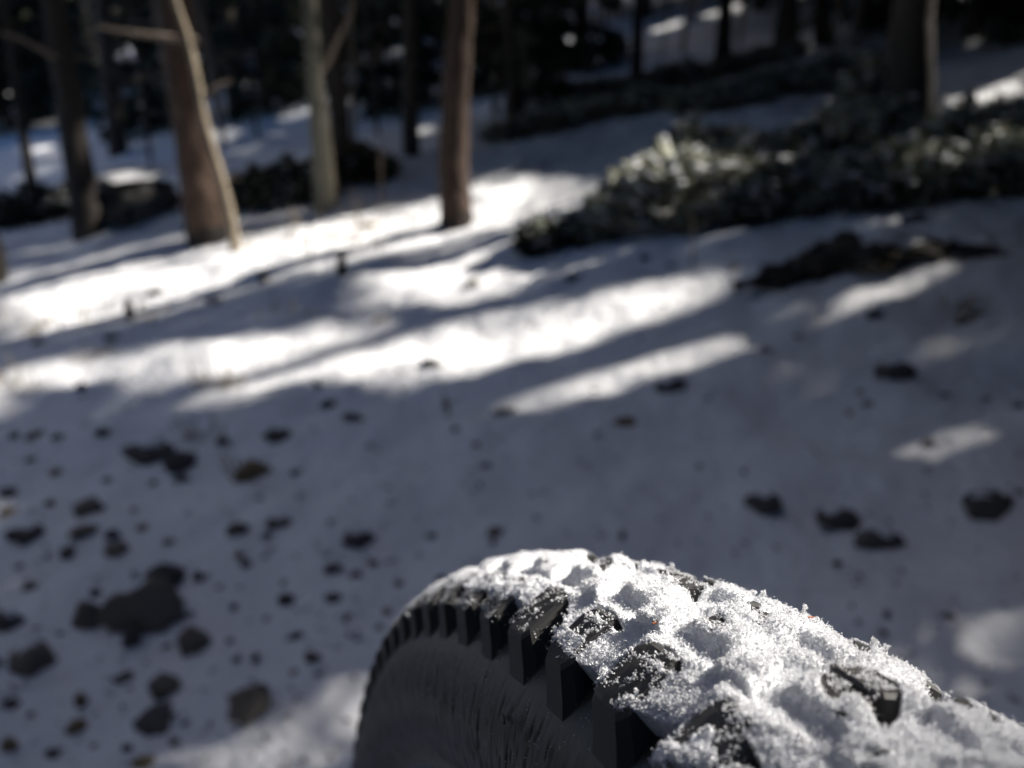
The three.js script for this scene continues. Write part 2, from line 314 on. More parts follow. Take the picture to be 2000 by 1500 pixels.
tree({ name: 'pine_tree', label: 'pine trunk with reddish upper bark behind the bent pale sapling', px: [[412, 472], [395, 400], [380, 300], [358, 150], [342, 0]], w: 84, h: 11, plates: 0.85, c0: 3 });
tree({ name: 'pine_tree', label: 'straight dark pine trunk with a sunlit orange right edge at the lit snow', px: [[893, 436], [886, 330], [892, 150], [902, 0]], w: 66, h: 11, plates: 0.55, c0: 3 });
tree({ name: 'pine_tree', label: 'thick grey brown pine trunk rising out of the snow dusted shrubs', px: [[1782, 232], [1782, 120], [1786, 0]], w: 92, h: 12, mat: M.greyBark, c0: 3 });
tree({ name: 'aspen_tree', label: 'pale greenish aspen trunk with a thin stem beside it', px: [[632, 410], [626, 300], [614, 150], [604, 0]], w: 40, h: 8, mat: M.paleBark, flute: 0.1, cr: 0.8, c0: 3,
  branches: [{ px: [[656, 470], [652, 380], [640, 250], [622, 120], [616, 0]], w: 13, mat: M.tanBark }, { px: [[628, 140], [648, 100], [672, 50], [694, 0]], w: 12 }] });
tree({ name: 'sapling_tree', label: 'thin bent pale tan sapling leaning across the reddish pine trunk', px: [[458, 488], [455, 450], [440, 380], [418, 300], [398, 230], [385, 160], [368, 80], [342, 0]], w: 23, h: 3.4, mat: M.tanBark, flute: 0, rough: 0.12, crown: false,
  branches: [{ px: [[398, 190], [420, 170], [452, 158]], w: 9 }, { px: [[386, 80], [300, 70], [230, 60], [190, 52]], w: 12, dz: 0.05 }, { px: [[415, 330], [440, 345], [470, 350]], w: 5 }] });
tree({ name: 'spruce_tree', label: 'dark trunk close behind the pale aspen with a dark bush at its foot', px: [[676, 352], [664, 250], [655, 120], [640, 0]], w: 44, h: 9, mat: M.darkBark });
tree({ name: 'spruce_tree', label: 'slim dark trunk standing in the shade between aspen and straight pine', px: [[802, 302], [800, 150], [800, 0]], w: 34, h: 9, mat: M.darkBark });
tree({ name: 'spruce_tree', label: 'dark rough trunk beside the snow capped boulder, with forked bare branches', px: [[172, 455], [150, 300], [122, 120], [104, 0]], w: 58, h: 10, mat: M.darkBark,
  branches: [{ px: [[138, 118], [112, 112], [85, 98], [42, 76], [0, 62]], w: 15, dz: -0.05 }, { px: [[120, 110], [160, 112], [200, 95]], w: 8 }] });
tree({ name: 'spruce_tree', label: 'thin dark leaning stem downhill from the snow capped boulder', px: [[78, 436], [58, 340], [44, 250], [20, 60]], w: 24, h: 7, mat: M.darkBark });
tree({ name: 'spruce_tree', label: 'slim dark trunk behind the shrubs at the edge of far lit snow', px: [[1243, 172], [1245, 80], [1248, 0]], w: 27, h: 9, mat: M.darkBark });
tree({ name: 'spruce_tree', label: 'dark trunk uphill behind the shrubs, right of the far lit snow', px: [[1410, 142], [1414, 70], [1418, 0]], w: 36, h: 9, mat: M.darkBark });
tree({ name: 'spruce_tree', label: 'broad dark trunk uphill between the slim trunk and the thick grey pine', px: [[1535, 95], [1538, 40], [1542, 0]], w: 52, h: 9, mat: M.darkBark });
tree({ name: 'spruce_tree', label: 'dark trunk close beside the broad dark trunk uphill', px: [[1610, 85], [1608, 40], [1606, 0]], w: 40, h: 9, mat: M.darkBark });
tree({ name: 'spruce_tree', label: 'grey green trunk seen above the reddish pine and the sapling', px: [[462, 225], [452, 120], [440, 0]], w: 36, h: 9, mat: M.greyBark });
tree({ name: 'spruce_tree', label: 'dark trunk behind the snow capped boulder', px: [[232, 300], [215, 160], [200, 0]], w: 36, h: 9, mat: M.darkBark });
{ // the pale stem cut by the left edge
  const b = at(-4, 556), r = rayOf(-12, 470), d = depthOf(b), T = thing('sapling_tree', 'pale tan stem at the downhill end of the lit snow', 'tree', b);
  mesh('trunk', tube([V(0, -0.05, 0), r.multiplyScalar(Math.hypot(b.x, b.z) / Math.hypot(r.x, r.z)).sub(b), V(-0.25, 1.0, 0.02), V(-0.4, 2.4, 0)], (t) => 15 * d / F * (1 - 0.7 * t), 9, 0.1), M.tanBark, T);
}

seed = 102;
// conifers with branches down to the snow, far back
const spruceSpots = [[1005, 222, 170], [300, 250, 150], [520, 215, 130], [20, 250, 150], [740, 215, 110], [130, 240, 130], [1130, 130, 110], [1680, 60, 140], [1900, 70, 150], [880, 190, 100], [410, 190, 140], [620, 175, 120], [230, 170, 140], [60, 165, 150], [1320, -20, 120], [1480, 10, 130]];
spruceSpots.forEach(([px, py, w], i) => {
  const b = at(px, py), d = depthOf(b), T = thing('spruce_tree', i ? 'dark spruce with low boughs in the shaded forest' : 'dense dark spruce with boughs down to the snow beside the straight pine', 'tree', b, i ? 'dark spruces in the forest behind' : undefined), H = R(5, 9);
  mesh('trunk', tube([V(0, -0.1, 0), V(R(-0.1, 0.1), H * 0.5, R(-0.1, 0.1)), V(0, H, 0)], (t) => 0.09 * (1 - 0.9 * t), 8, 0.08), M.darkBark, T);
  const [leaf, wood] = crown(b, V(0, 1, 0), 0.25, H, w * d / F / 2, 0.28, 7, 0.26);
  if (wood.length) (mesh('limbs', soup(wood), M.twig, T).userData.kind = 'stuff');
  if (leaf.length) mesh('crown', soup(leaf), M.needles, T);
});

seed = 103;
// trees uphill towards the sun, beyond the right edge: they throw the shade
let shadeTrees = 0;
for (let gx = 0; gx < 12; gx++) for (let gz = 0; gz < 13; gz++) {
  let best = null;
  for (let k = 0; k < 50; k++) {                                       // the trunk stands where it leaves the lit places their sun
    const x = 2.2 + gx * 1.45 + R(-0.7, 0.7), z = 1.5 - gz * 1.45 + R(-0.7, 0.7);
    if (x * 0.927 - z * 0.375 < 2.6) continue;
    const b = V(x, gh(x, z), z), q = toPx(b), wide = q && q[0] > -100 && q[0] < 2080 && q[1] < 1600;
    if (wide && q[1] > 40) continue;
    let bad = 0; for (let h = 0.3; h < 8; h += 0.25) if (sunAt(V(x, b.y + h, z)) >= 0.5) bad += onSpot ? 10 : 1 + (h < 4);
    if (!best || bad < best.bad) best = { bad, x, z, b, wide };
  }
  if (!best || best.bad > 2) continue;
  const { x, z, b, wide } = best;
  const H = R(7.5, 12), T = thing('conifer_tree', wide ? 'tall conifer far uphill behind the shrubs' : 'tall dense conifer uphill on the sunward side of the slope', 'tree', b, wide ? 'conifers far uphill' : 'conifers on the sunward side');
  mesh('trunk', tube([V(0, -0.1, 0), V(R(-0.08, 0.08), H * 0.5, R(-0.08, 0.08)), V(0, H, 0)], (t) => 0.1 * (1 - 0.9 * t), 8, 0.08), M.darkBark, T);
  const [leaf, wood] = crown(b, V(0, 1, 0), R(1.3, 2.0), H, R(1.4, 2.0), 0.46, 6, 0.36, true, !wide);
  if (wood.length) (mesh('limbs', soup(wood), M.twig, T).userData.kind = 'stuff');
  if (leaf.length) mesh('crown', soup(leaf), M.needles, T);
  shadeTrees++;
}
seed = 104;
// the forest further off: copies of four kinds
const protos = [0, 1, 2, 3].map((k) => {
  const H = [9, 11, 8, 10][k], g = new THREE.Group();
  mesh('trunk', tube([V(0, -0.3, 0), V(R(-0.15, 0.15), H * 0.4, R(-0.15, 0.15)), V(R(-0.2, 0.2), H, 0)], (t) => [0.1, 0.13, 0.08, 0.11][k] * (1 - 0.9 * t), 9, 0.08), [M.darkBark, M.redBark, M.greyBark, M.darkBark][k], g);
  const [leaf, wood] = crown(V(0, 0, 0), V(0, 1, 0), [0.6, 1.8, 1.2, 2.4][k], H, [1.5, 1.3, 1.1, 1.4][k], 0.5, 5, 0.42, false);
  mesh('limbs', soup(wood), M.twig, g).userData.kind = 'stuff'; mesh('crown', soup(leaf), M.needles, g);
  return g;
});
let farTrees = 0;
for (let tries = 0; tries < 1500 && farTrees < 230; tries++) {
  const d = 8 + 52 * Math.pow(rnd(), 1.3), a = R(-0.85, 0.8), x = Math.sin(a) * d, z = -Math.cos(a) * d, b = V(x, gh(x, z), z), q = toPx(b);
  if (!q || q[1] > 290 - 0.11 * q[0]) continue;
  if (q[0] > 1150 && q[0] < 1480 && d < 22) continue;                 // the open strip of far lit snow
  const k = Math.floor(rnd() * 4); if (blocksSun(b, 0.6, 12.5, 1.7) > 3) continue;
  const T = protos[k].clone();
  T.name = numbered('forest_tree'); T.position.copy(b); T.rotation.y = R(0, 6.28); T.scale.setScalar(R(0.75, 1.25)); scene.add(T);
  tag(T, ['dark bushy conifer deep in the forest', 'reddish trunked pine deep in the forest', 'slim grey trunked conifer deep in the forest', 'dark trunked conifer with high crown deep in the forest'][k], 'tree', 'trees deep in the forest');
  farTrees++;
}
seed = 105;
// ... and the trees round and behind the photographer, which shut out most of the sky
for (let k = 0, n = 0; k < 900 && n < 90; k++) {
  const a = R(0, 6.283), d = R(3.5, 15), x = Math.sin(a) * d, z = Math.cos(a) * d * 1.0, b = V(x, gh(x, z), z), q = toPx(b);
  if (z < 0.5 && x > 0) continue;
  let seen = false; for (let h = 0.2; h < 3; h += 0.3) for (let k2 = 0; k2 < 8; k2++) { const e = toPx(V(x + Math.cos(k2 * 0.785) * 2, b.y + h, z + Math.sin(k2 * 0.785) * 2)); if (e && e[0] > -60 && e[0] < 2060 && e[1] > -60 && e[1] < 1560) seen = true; }
  if (seen) continue;
  if (blocksSun(b, 0.6, 11.5, 1.5) > 0) continue;
  const kk = Math.floor(rnd() * 4), T = protos[kk].clone(); T.name = numbered('forest_tree'); T.position.copy(b); T.rotation.y = R(0, 6.28); scene.add(T);
  tag(T, 'tall conifer standing round the clearing', 'tree', 'conifers round the clearing'); n++;
}

seed = 106;
// ------------------------------------------------------------------ shrubs under snow
function shrub(label, px, py, wpx, hpx, name = 'juniper_shrub', snowy = 1, mat = M.needlesPale, group) {
  const b = at(px, py), d = depthOf(b), w = wpx * d / F / 2, h = hpx * d / F, dep = w * 0.55, T = thing(name, label, 'shrub', b, group), leaf = [], wood = [], snow = [];
  const blob = new THREE.OctahedronGeometry(1, 0), bp = blob.attributes.position.array;
  const n = Math.round(560 * Math.min(3, w / 0.5));
  for (let i = 0; i < n; i++) {
    const a = R(0, 6.283), r = Math.sqrt(rnd()), x = Math.cos(a) * r, z = Math.sin(a) * r, lump = 0.62 + 0.38 * noise(x * 2.4 + px, z * 2.4, 2), hh = h * Math.pow(1 - r * r * 0.85, 0.6) * lump * Math.pow(rnd(), 0.45);
    const o = V(x * w, gh(b.x + x * w, b.z + z * dep) - b.y + hh, z * dep), q = V(x + R(-0.5, 0.5), R(0.05, 0.7), z + R(-0.5, 0.5)).normalize(), l = R(0.06, 0.17);
    sprig(leaf, o, q, l, l * 0.3);
    if (i % 4 === 0) kite(wood, V(x * w * 0.3, 0, z * dep * 0.3), o.clone().sub(V(x * w * 0.3, 0, z * dep * 0.3)).normalize(), V(0, 0, 1), o.length(), 0.02);
    for (let rep_ = 0; rep_ < 9; rep_++) if (rnd() < snowy * smooth(0.05, 0.5, hh / h)) {
      const c = o.clone().addScaledVector(q, l * R(0.1, 0.9)), s = R(0.005, 0.015) * (rnd() < 0.1 ? 1.8 : 1), e = R(0.35, 0.6), rot = R(0, 6), cs = Math.cos(rot), sn = Math.sin(rot), st = R(1.2, 2.2);
      for (let v = 0; v < bp.length; v += 3) { const f = 1 + 0.25 * noise(bp[v] * 2 + i, bp[v + 1] * 2, bp[v + 2] * 2), X = bp[v] * s * st * f, Z = bp[v + 2] * s * f; snow.push(c.x + X * cs - Z * sn, c.y + 0.01 + bp[v + 1] * s * e * f + q.y * X * 0.2, c.z + X * sn + Z * cs); }
    }
  }
  mesh('stems', soup(wood), M.twig, T).userData.kind = 'stuff'; mesh('needles', soup(leaf), mat, T);
  if (snow.length) { const g = mergeVertices(soup(snow).deleteAttribute('normal')); g.computeVertexNormals(); const m = mesh('snow', g, M.snow, T); m.userData.kind = 'stuff'; }
  return T;
}
shrub('low juniper at the end of the thicket, its top dusted with sunlit snow', 1300, 425, 280, 135);
shrub('small snow dusted spruce tip standing up among the sunlit juniper', 1345, 330, 70, 110, 'juniper_shrub', 0.9);
shrub('juniper with snow on its back, behind the sunlit one', 1420, 345, 230, 90);
shrub('dark low juniper in the middle of the thicket, thinly snowed', 1530, 405, 300, 92, 'juniper_shrub', 0.7);
shrub('pale green juniper rising beside the thick grey pine', 1640, 300, 240, 90, 'juniper_shrub', 0.8);
shrub('little snow tipped juniper against the thick grey pine', 1690, 215, 80, 80, 'juniper_shrub', 0.8);
shrub('juniper bough heaped with snow in front of the thick grey pine', 1740, 380, 270, 84, 'juniper_shrub', 1);
shrub('dark juniper uphill of the thick grey pine, half under snow', 1910, 300, 220, 90, 'juniper_shrub', 0.8);
shrub('dark juniper at the uphill end of the thicket above the ledge', 1930, 365, 240, 92, 'juniper_shrub', 0.8);
shrub('dark low bush at the foot of the trunk behind the aspen', 700, 352, 110, 60, 'dark_bush', 0.05, M.needles);
shrub('dark bush with a few sunlit snowy tips between pine and aspen', 545, 395, 190, 90, 'dark_bush', 0.25, M.needles);
for (const [x, y, w, h] of [[1120, 235, 150, 22], [1260, 215, 190, 26], [1400, 205, 170, 24], [1540, 175, 170, 26], [1330, 160, 150, 16], [1480, 130, 150, 16], [1180, 185, 120, 16], [1640, 150, 130, 24], [1020, 262, 120, 20]]) shrub('low snow flecked brush in the shade uphill of the thicket', x, y, w, h, 'dark_bush', 0.75, M.needlesPale, 'low brush behind the thicket');
shrub('scrap of dark brush beside the juniper on the lit snow', 1080, 478, 90, 26, 'dark_bush', 0.3, M.needles);
shrub('snow dusted brush downhill behind the thin leaning stem', 60, 430, 190, 60, 'dark_bush', 0.4, M.needles);

seed = 107;
// ------------------------------------------------------------------ stones
function stoneGeo(sx, sy, sz, k, detail = 3) {
  const g = mergeVertices(new THREE.IcosahedronGeometry(1, detail).deleteAttribute('normal').deleteAttribute('uv')), p = g.attributes.position, cuts = [];
  for (let i = 0; i < 7; i++) cuts.push([V(R(-1, 1), R(-0.4, 1), R(-1, 1)).normalize(), R(0.62, 0.92)]);
  for (let i = 0; i < p.count; i++) {
    const v = V(p.getX(i), p.getY(i), p.getZ(i));
    v.multiplyScalar(1 + 0.34 * noise(v.x * 1.3 + k, v.y * 1.3, v.z * 1.3) + 0.10 * noise(v.x * 3.5, v.y * 3.5 + k, v.z * 3.5));
    for (const [n, d] of cuts) { const e = v.dot(n) - d; if (e > 0) v.addScaledVector(n, -e * 0.85); }
    p.setXYZ(i, v.x * sx, v.y * sy, v.z * sz);
  }
  g.computeVertexNormals(); return g;
}
function capGeo(sx, sy, sz, k) {                                      // a cushion of snow lying on a stone
  const g = new THREE.SphereGeometry(1, 20, 8, 0, 6.2832, 0, 1.45), p = g.attributes.position;
  for (let i = 0; i < p.count; i++) { const x = p.getX(i), y = p.getY(i), z = p.getZ(i), f = 1 + 0.28 * noise(x * 2 + k, y, z * 2); p.setXYZ(i, x * sx * f, (y * (1 + 0.2 * noise(x * 3, k, z * 3)) - 0.1) * sy, z * sz * f); }
  g.computeVertexNormals(); return g;
}
// [centre x, lower edge y, width, height, material, label, snow cap]
const stones = [
  [300, 905, 110, 50, 'stoneDark', 'dark double lumped stone beside a smaller one on shaded snow', 0.4], [352, 918, 66, 34, 'stoneDark', 'black stone leaning against the double lumped stone'],
  [490, 940, 78, 38, 'stoneBrown', 'brown topped stone standing alone uphill of the double lumped stone'], [327, 1150, 78, 58, 'stoneDark', 'dark upright stone behind the biggest brown stone', 0.3],
  [289, 1240, 165, 110, 'stone', 'biggest brown stone, broad and rounded, in the stony snow'], [177, 1232, 58, 62, 'stone', 'stubby brown stone on the downhill side of the biggest one'], [257, 1268, 38, 48, 'stoneDark', 'small dark stone at the foot of the biggest one'],
  [61, 1300, 92, 42, 'stone', 'flat brown stone downhill of the biggest one', 0.3], [383, 1272, 66, 50, 'stone', 'blocky stone just uphill of the biggest one'], [322, 1358, 68, 48, 'stone', 'tilted stone midway between the biggest and the heart shaped one'],
  [497, 1398, 94, 68, 'stone', 'heart shaped grey stone at the edge of the lit snow by the log'], [465, 1396, 40, 38, 'stone', 'small stone stuck to the heart shaped one'], [308, 1414, 90, 28, 'stoneDark', 'long low dark stone next to the heart shaped one'],
  [175, 1006, 62, 30, 'stone', 'slanting brown stone above the stony patch'], [56, 1052, 74, 24, 'stoneDark', 'long thin stone at the downhill edge of the stony patch', 0.3],
  [1497, 1003, 72, 42, 'stoneDark', 'round dark stone with a snowy top on the open shaded snow', 0.6], [1634, 1022, 86, 34, 'stoneDark', 'wide dark stone with a snowy top beside a broken one', 0.6], [1715, 1072, 92, 42, 'stoneDark', 'broken half snowed stone in front of the wide dark one', 0.7],
  [1922, 1000, 112, 48, 'stoneDark', 'large dark stone uphill of the wide one, snow on its back', 0.5], [1747, 742, 76, 38, 'stoneDark', 'dark stone below the streaks of sun', 0.3], [1310, 766, 62, 26, 'stoneDark', 'dark stone at the shaded edge of the second sun band', 0.4],
  [845, 718, 42, 20, 'stoneDark', 'dark stone lying in the main band of sun', 0.3], [704, 1060, 68, 24, 'stoneDark', 'curved dark stone on the shaded snow above the log', 0.4], [467, 1048, 42, 34, 'stone', 'small upright stone uphill of the stony patch'],
  [1785, 440, 48, 24, 'stoneDark', 'stone at the lit snow above the long ledge', 0.3], [23, 1232, 62, 44, 'stoneDark', 'dark stone half in shade downhill of the stubby brown one', 0.4], [690, 828, 50, 26, 'stoneDark', 'dark stone by the broken light below the main sun band', 0.2], [546, 862, 56, 26, 'stoneDark', 'dark stone with flat top between the brown one and the sun band', 0.2],
];
for (const [px, py, w, h, m, label, cap] of stones) {
  const b = at(px, py - h * 0.25), d = depthOf(b), s = d / F, sx = w * s / 2, sy = h * s * 0.6, T = thing('stone', label, 'stone', b, undefined), k = R(0, 99);
  T.rotation.y = R(-0.3, 0.3);
  const g = mesh('rock', stoneGeo(sx * 1.05, sy, sx * R(0.65, 0.9), k), M[m], T); g.position.y = sy * 0.25;
  if (cap) { const c = mesh('snow_cap', capGeo(sx * (0.35 + 0.35 * cap), sy * 0.36, sx * (0.32 + 0.25 * cap), k), M.snow, T); c.position.set(-sx * 0.1, sy * 0.86, -sx * 0.22); c.userData.kind = 'stuff'; }
}
// the many small ones that stick out of the snow
const pebbles = [[359, 938, 46, 12], [434, 866, 30, 14], [70, 856, 42, 18], [28, 854, 26, 12], [112, 856, 26, 12], [200, 848, 36, 15], [163, 1042, 60, 16], [98, 990, 26, 18], [18, 966, 46, 14], [18, 1005, 46, 14], [219, 1052, 30, 24], [229, 1078, 56, 18], [280, 1036, 32, 14], [135, 1085, 40, 20], [93, 1090, 18, 10], [532, 1028, 32, 18], [557, 1022, 32, 10], [523, 1053, 26, 14], [467, 1088, 24, 12], [480, 1104, 28, 14], [387, 1134, 26, 24], [187, 1166, 32, 20], [61, 1152, 38, 22], [243, 1330, 42, 22], [159, 1380, 30, 36], [154, 1428, 50, 28], [103, 1478, 32, 24], [280, 1498, 54, 26], [18, 1462, 40, 26], [247, 1464, 26, 10], [611, 1292, 36, 30], [583, 1245, 32, 16], [560, 1180, 42, 26], [653, 1114, 46, 16], [695, 1128, 30, 18], [728, 1104, 24, 16], [779, 1142, 22, 14], [756, 1198, 22, 14], [742, 1230, 20, 14], [653, 1172, 42, 12], [1695, 793, 26, 14], [1680, 770, 20, 10], [1495, 688, 32, 12], [1707, 620, 42, 20], [1880, 630, 46, 16], [1912, 614, 46, 10], [1297, 598, 16, 8], [1435, 526, 26, 12], [1815, 870, 28, 12], [1845, 776, 30, 12], [1925, 783, 22, 10], [1993, 800, 30, 16], [1220, 825, 52, 8], [1162, 766, 18, 8], [160, 762, 30, 18], [620, 756, 22, 12], [642, 795, 38, 18], [220, 662, 36, 12], [75, 674, 32, 12], [745, 630, 38, 14], [925, 557, 28, 12], [515, 548, 22, 16], [420, 590, 46, 12], [305, 572, 32, 10], [720, 443, 38, 10], [990, 810, 62, 9], [968, 1042, 36, 12], [845, 1050, 26, 9], [950, 912, 30, 8], [1660, 810, 18, 8], [870, 800, 14, 26], [120, 1240, 18, 10], [450, 1255, 18, 10], [462, 1290, 20, 8], [575, 1315, 22, 10], [620, 1318, 18, 8], [372, 1205, 24, 10], [300, 945, 20, 8], [580, 925, 30, 10], [430, 1150, 20, 8], [185, 1460, 18, 10], [340, 1450, 22, 10], [60, 1400, 18, 12], [40, 1110, 24, 10], [330, 1060, 28, 10], [260, 1000, 20, 10], [210, 940, 24, 10], [110, 925, 28, 10], [60, 900, 26, 9], [20, 1380, 40, 14], [1000, 680, 14, 6], [1380, 780, 16, 6], [1560, 660, 20, 8], [1310, 520, 22, 8], [1120, 545, 44, 10], [1260, 505, 26, 8], [930, 870, 18, 6], [890, 840, 20, 8], [760, 1100, 20, 8], [820, 1085, 16, 6], [680, 1205, 20, 8], [700, 1250, 16, 8], [520, 1210, 16, 8], [555, 1140, 18, 8]];
const pebbleGeos = [0, 1, 2, 3, 4, 5].map((k) => stoneGeo(1, 1, 0.8, k * 13.7, 2));
for (const [px, py, w, h] of pebbles) {
  const b = at(px, py - h * 0.2), s = depthOf(b) / F, k = Math.floor(rnd() * 6);
  const T = top('small_stone', pebbleGeos[k], [M.stone, M.stoneDark, M.stoneBrown, M.stoneDark][Math.floor(rnd() * 4)], 'small dark stone poking out of the thin snow', 'stone', 'small stones in the snow');
  T.position.copy(b); T.position.y += h * s * 0.08; T.scale.set(w * s * 0.5, h * s * 0.6, w * s * 0.45); T.rotation.y = R(-0.4, 0.4);
}
// the long dark ledge on the right
{
  const spine = [[1436, 584, 5], [1500, 562, 13], [1570, 540, 24], [1640, 518, 37], [1700, 508, 36], [1760, 505, 27], [1840, 498, 17], [1900, 492, 19], [1945, 489, 15], [1970, 488, 6]], c0 = at(1700, 508), pts = spine.map(([x, y]) => at(x, y).sub(c0)), d = depthOf(c0);
  const T = thing('rock_ledge', 'long dark rock ledge breaking through the snow below the thicket', 'rock', c0), rad = (t) => { const i = Math.min(spine.length - 2, Math.floor(t * (spine.length - 1))), f = t * (spine.length - 1) - i; return (spine[i][2] * (1 - f) + spine[i + 1][2] * f) * 1.5 * d / F; };
  const g = tube(pts.map((p) => V(p.x, p.y + 0.005, p.z)), rad, 30, 0.3); { const p = g.attributes.position; for (let i = 0; i < p.count; i++) { const x = p.getX(i), y = p.getY(i), z = p.getZ(i); p.setXYZ(i, x + 0.03 * noise(x * 9, y * 22, z * 9), y * 0.72 + 0.034 * noise(x * 7, y * 9, z * 12 + 4) + 0.015 * noise(x * 22, y * 22, z * 22), z + 0.03 * noise(x * 9 + 5, y * 22, z * 9)); } g.computeVertexNormals(); } mesh('rock', g, std(0.075, 0.067, 0.055, 0.95, { bumpMap: barkBump, bumpScale: 0.02 }), T);
  for (const [i, k] of [[2, 0.6], [4, 0.9], [7, 0.5], [5, 0.7]]) { const c = mesh('snow_cap', capGeo(0.09 * k, 0.025, 0.05 * k, i), M.snow, T), r = rad(i / 9); c.position.set(pts[i].x + 0.03, pts[i].y + r * 0.68, pts[i].z + r * 0.1); c.userData.kind = 'stuff'; }
  const s = mesh('snow_cap', tube([pts[3], pts[4], pts[5], pts[6]].map((p, i) => V(p.x + 0.02, p.y + rad((3 + i) / 9) * 0.6, p.z - rad((3 + i) / 9) * 0.75)), (t) => 0.045 * Math.sin(0.3 + t * 2.6), 12, 0.4), M.snow, T); s.userData.kind = 'stuff';
}
// the dark snow-capped boulder at the left
{
  const b = at(268, 425), d = depthOf(b), s = d / F, T = thing('boulder', 'dark flat topped boulder with a cap of snow between two trunks', 'boulder', b);
  const g = mesh('rock', stoneGeo(92 * s, 62 * s, 70 * s, 4.4, 4), M.stoneDark, T); g.position.y = 34 * s;
  const c = mesh('snow_cap', capGeo(72 * s, 16 * s, 58 * s, 3), M.snow, T); c.position.y = 84 * s; c.userData.kind = 'stuff';
}
// stub and post in the lit snow
for (const [px, py, w, h, label] of [[671, 536, 26, 46, 'short dark broken stub in the lit snow uphill of the straight pine shadow'], [256, 622, 22, 38, 'grey pointed stub of wood downhill in the lit snow'], [516, 550, 16, 24, 'tiny dark stub between the saplings and the shade line']]) {
  const b = at(px, py), s = depthOf(b) / F, T = thing('tree_stub', label, 'stub', b);
  mesh('wood', tube([V(0, -0.04, 0), V(-0.005, h * s * 0.5, 0), V(0.006, h * s, 0)], (t) => w * s * 0.5 * (1 - 0.45 * t) * (1 + 0.3 * Math.max(0, 0.25 - t) * 4), 10, 0.25), M.darkBark, T);
}
// dry grass and twigs sticking out of the snow
{
  const pos = [], spots = [[600, 470, 150, 40, 70], [60, 625, 120, 24, 60], [240, 620, 100, 20, 40], [430, 755, 50, 10, 30], [400, 855, 40, 8, 14], [490, 935, 40, 8, 14], [560, 620, 60, 12, 18], [1075, 455, 60, 14, 24], [1890, 618, 60, 14, 20], [740, 440, 60, 14, 20], [30, 750, 60, 14, 24]];
  for (const [px, py, rx, ry, n] of spots) for (let i = 0; i < n; i++) {
    const b = at(px + R(-rx, rx), py + R(-ry, ry)), l = R(0.04, 0.16); b.y -= 0.01;
    kite(pos, b, V(R(-0.4, 0.4), 1, R(-0.4, 0.4)).normalize(), V(1, 0, R(-1, 1)).normalize(), l, R(0.003, 0.007));
  }
  top('dry_grass', soup(pos), M.dryGrass, 'dry tan grass stalks sticking out of the lit snow', 'grass', null, 'stuff');
}
{
  const pos = [];
  for (let i = 0; i < 1500; i++) {
    const px = R(-50, 2050), py = 380 + 1120 * Math.pow(rnd(), 0.8), dens = px < 800 ? 1 : 0.45; if (rnd() > dens) continue;
    const b = at(px, py), l = R(0.006, 0.02) * (rnd() < 0.12 ? 1.9 : 1); b.y += 0.003;
    const a = R(0, 6.28), d = V(Math.cos(a), R(0, 0.35), Math.sin(a)).normalize(); kite(pos, b, d, V(-Math.sin(a), R(0, 0.5), Math.cos(a)), l, l * R(0.25, 0.7));
  }
  top('forest_litter', soup(pos), M.soil, 'dark flecks of bark and needle litter strewn over the snow', 'litter', null, 'stuff');
}
for (const [px, py, top_] of [[606, 505, 390], [700, 470, 370], [745, 400, 250], [560, 470, 400], [1352, 520, 400], [870, 815, 760]]) {
  const b = at(px, py), r = rayOf(px + R(-14, 14), top_), e = r.multiplyScalar(Math.hypot(b.x, b.z) / Math.hypot(r.x, r.z)).sub(b), T = thing('bare_twig', 'thin bare twig standing upright in the snow', 'twig', b, 'bare twigs in the snow');
  mesh('stem', tube([V(0, -0.03, 0), e.clone().multiplyScalar(0.5).add(V(0.012, 0, 0)), e], (t) => 0.006 * (1 - 0.7 * t), 6, 0.1), M.twig, T);
  mesh('branch', tube([e.clone().multiplyScalar(0.5), e.clone().multiplyScalar(0.7).add(V(0.05, 0, 0.02)), e.clone().multiplyScalar(0.9).add(V(0.07, 0, 0.03))], (t) => 0.003 * (1 - 0.6 * t), 5, 0.1), M.twig, T);
}

seed = 108;
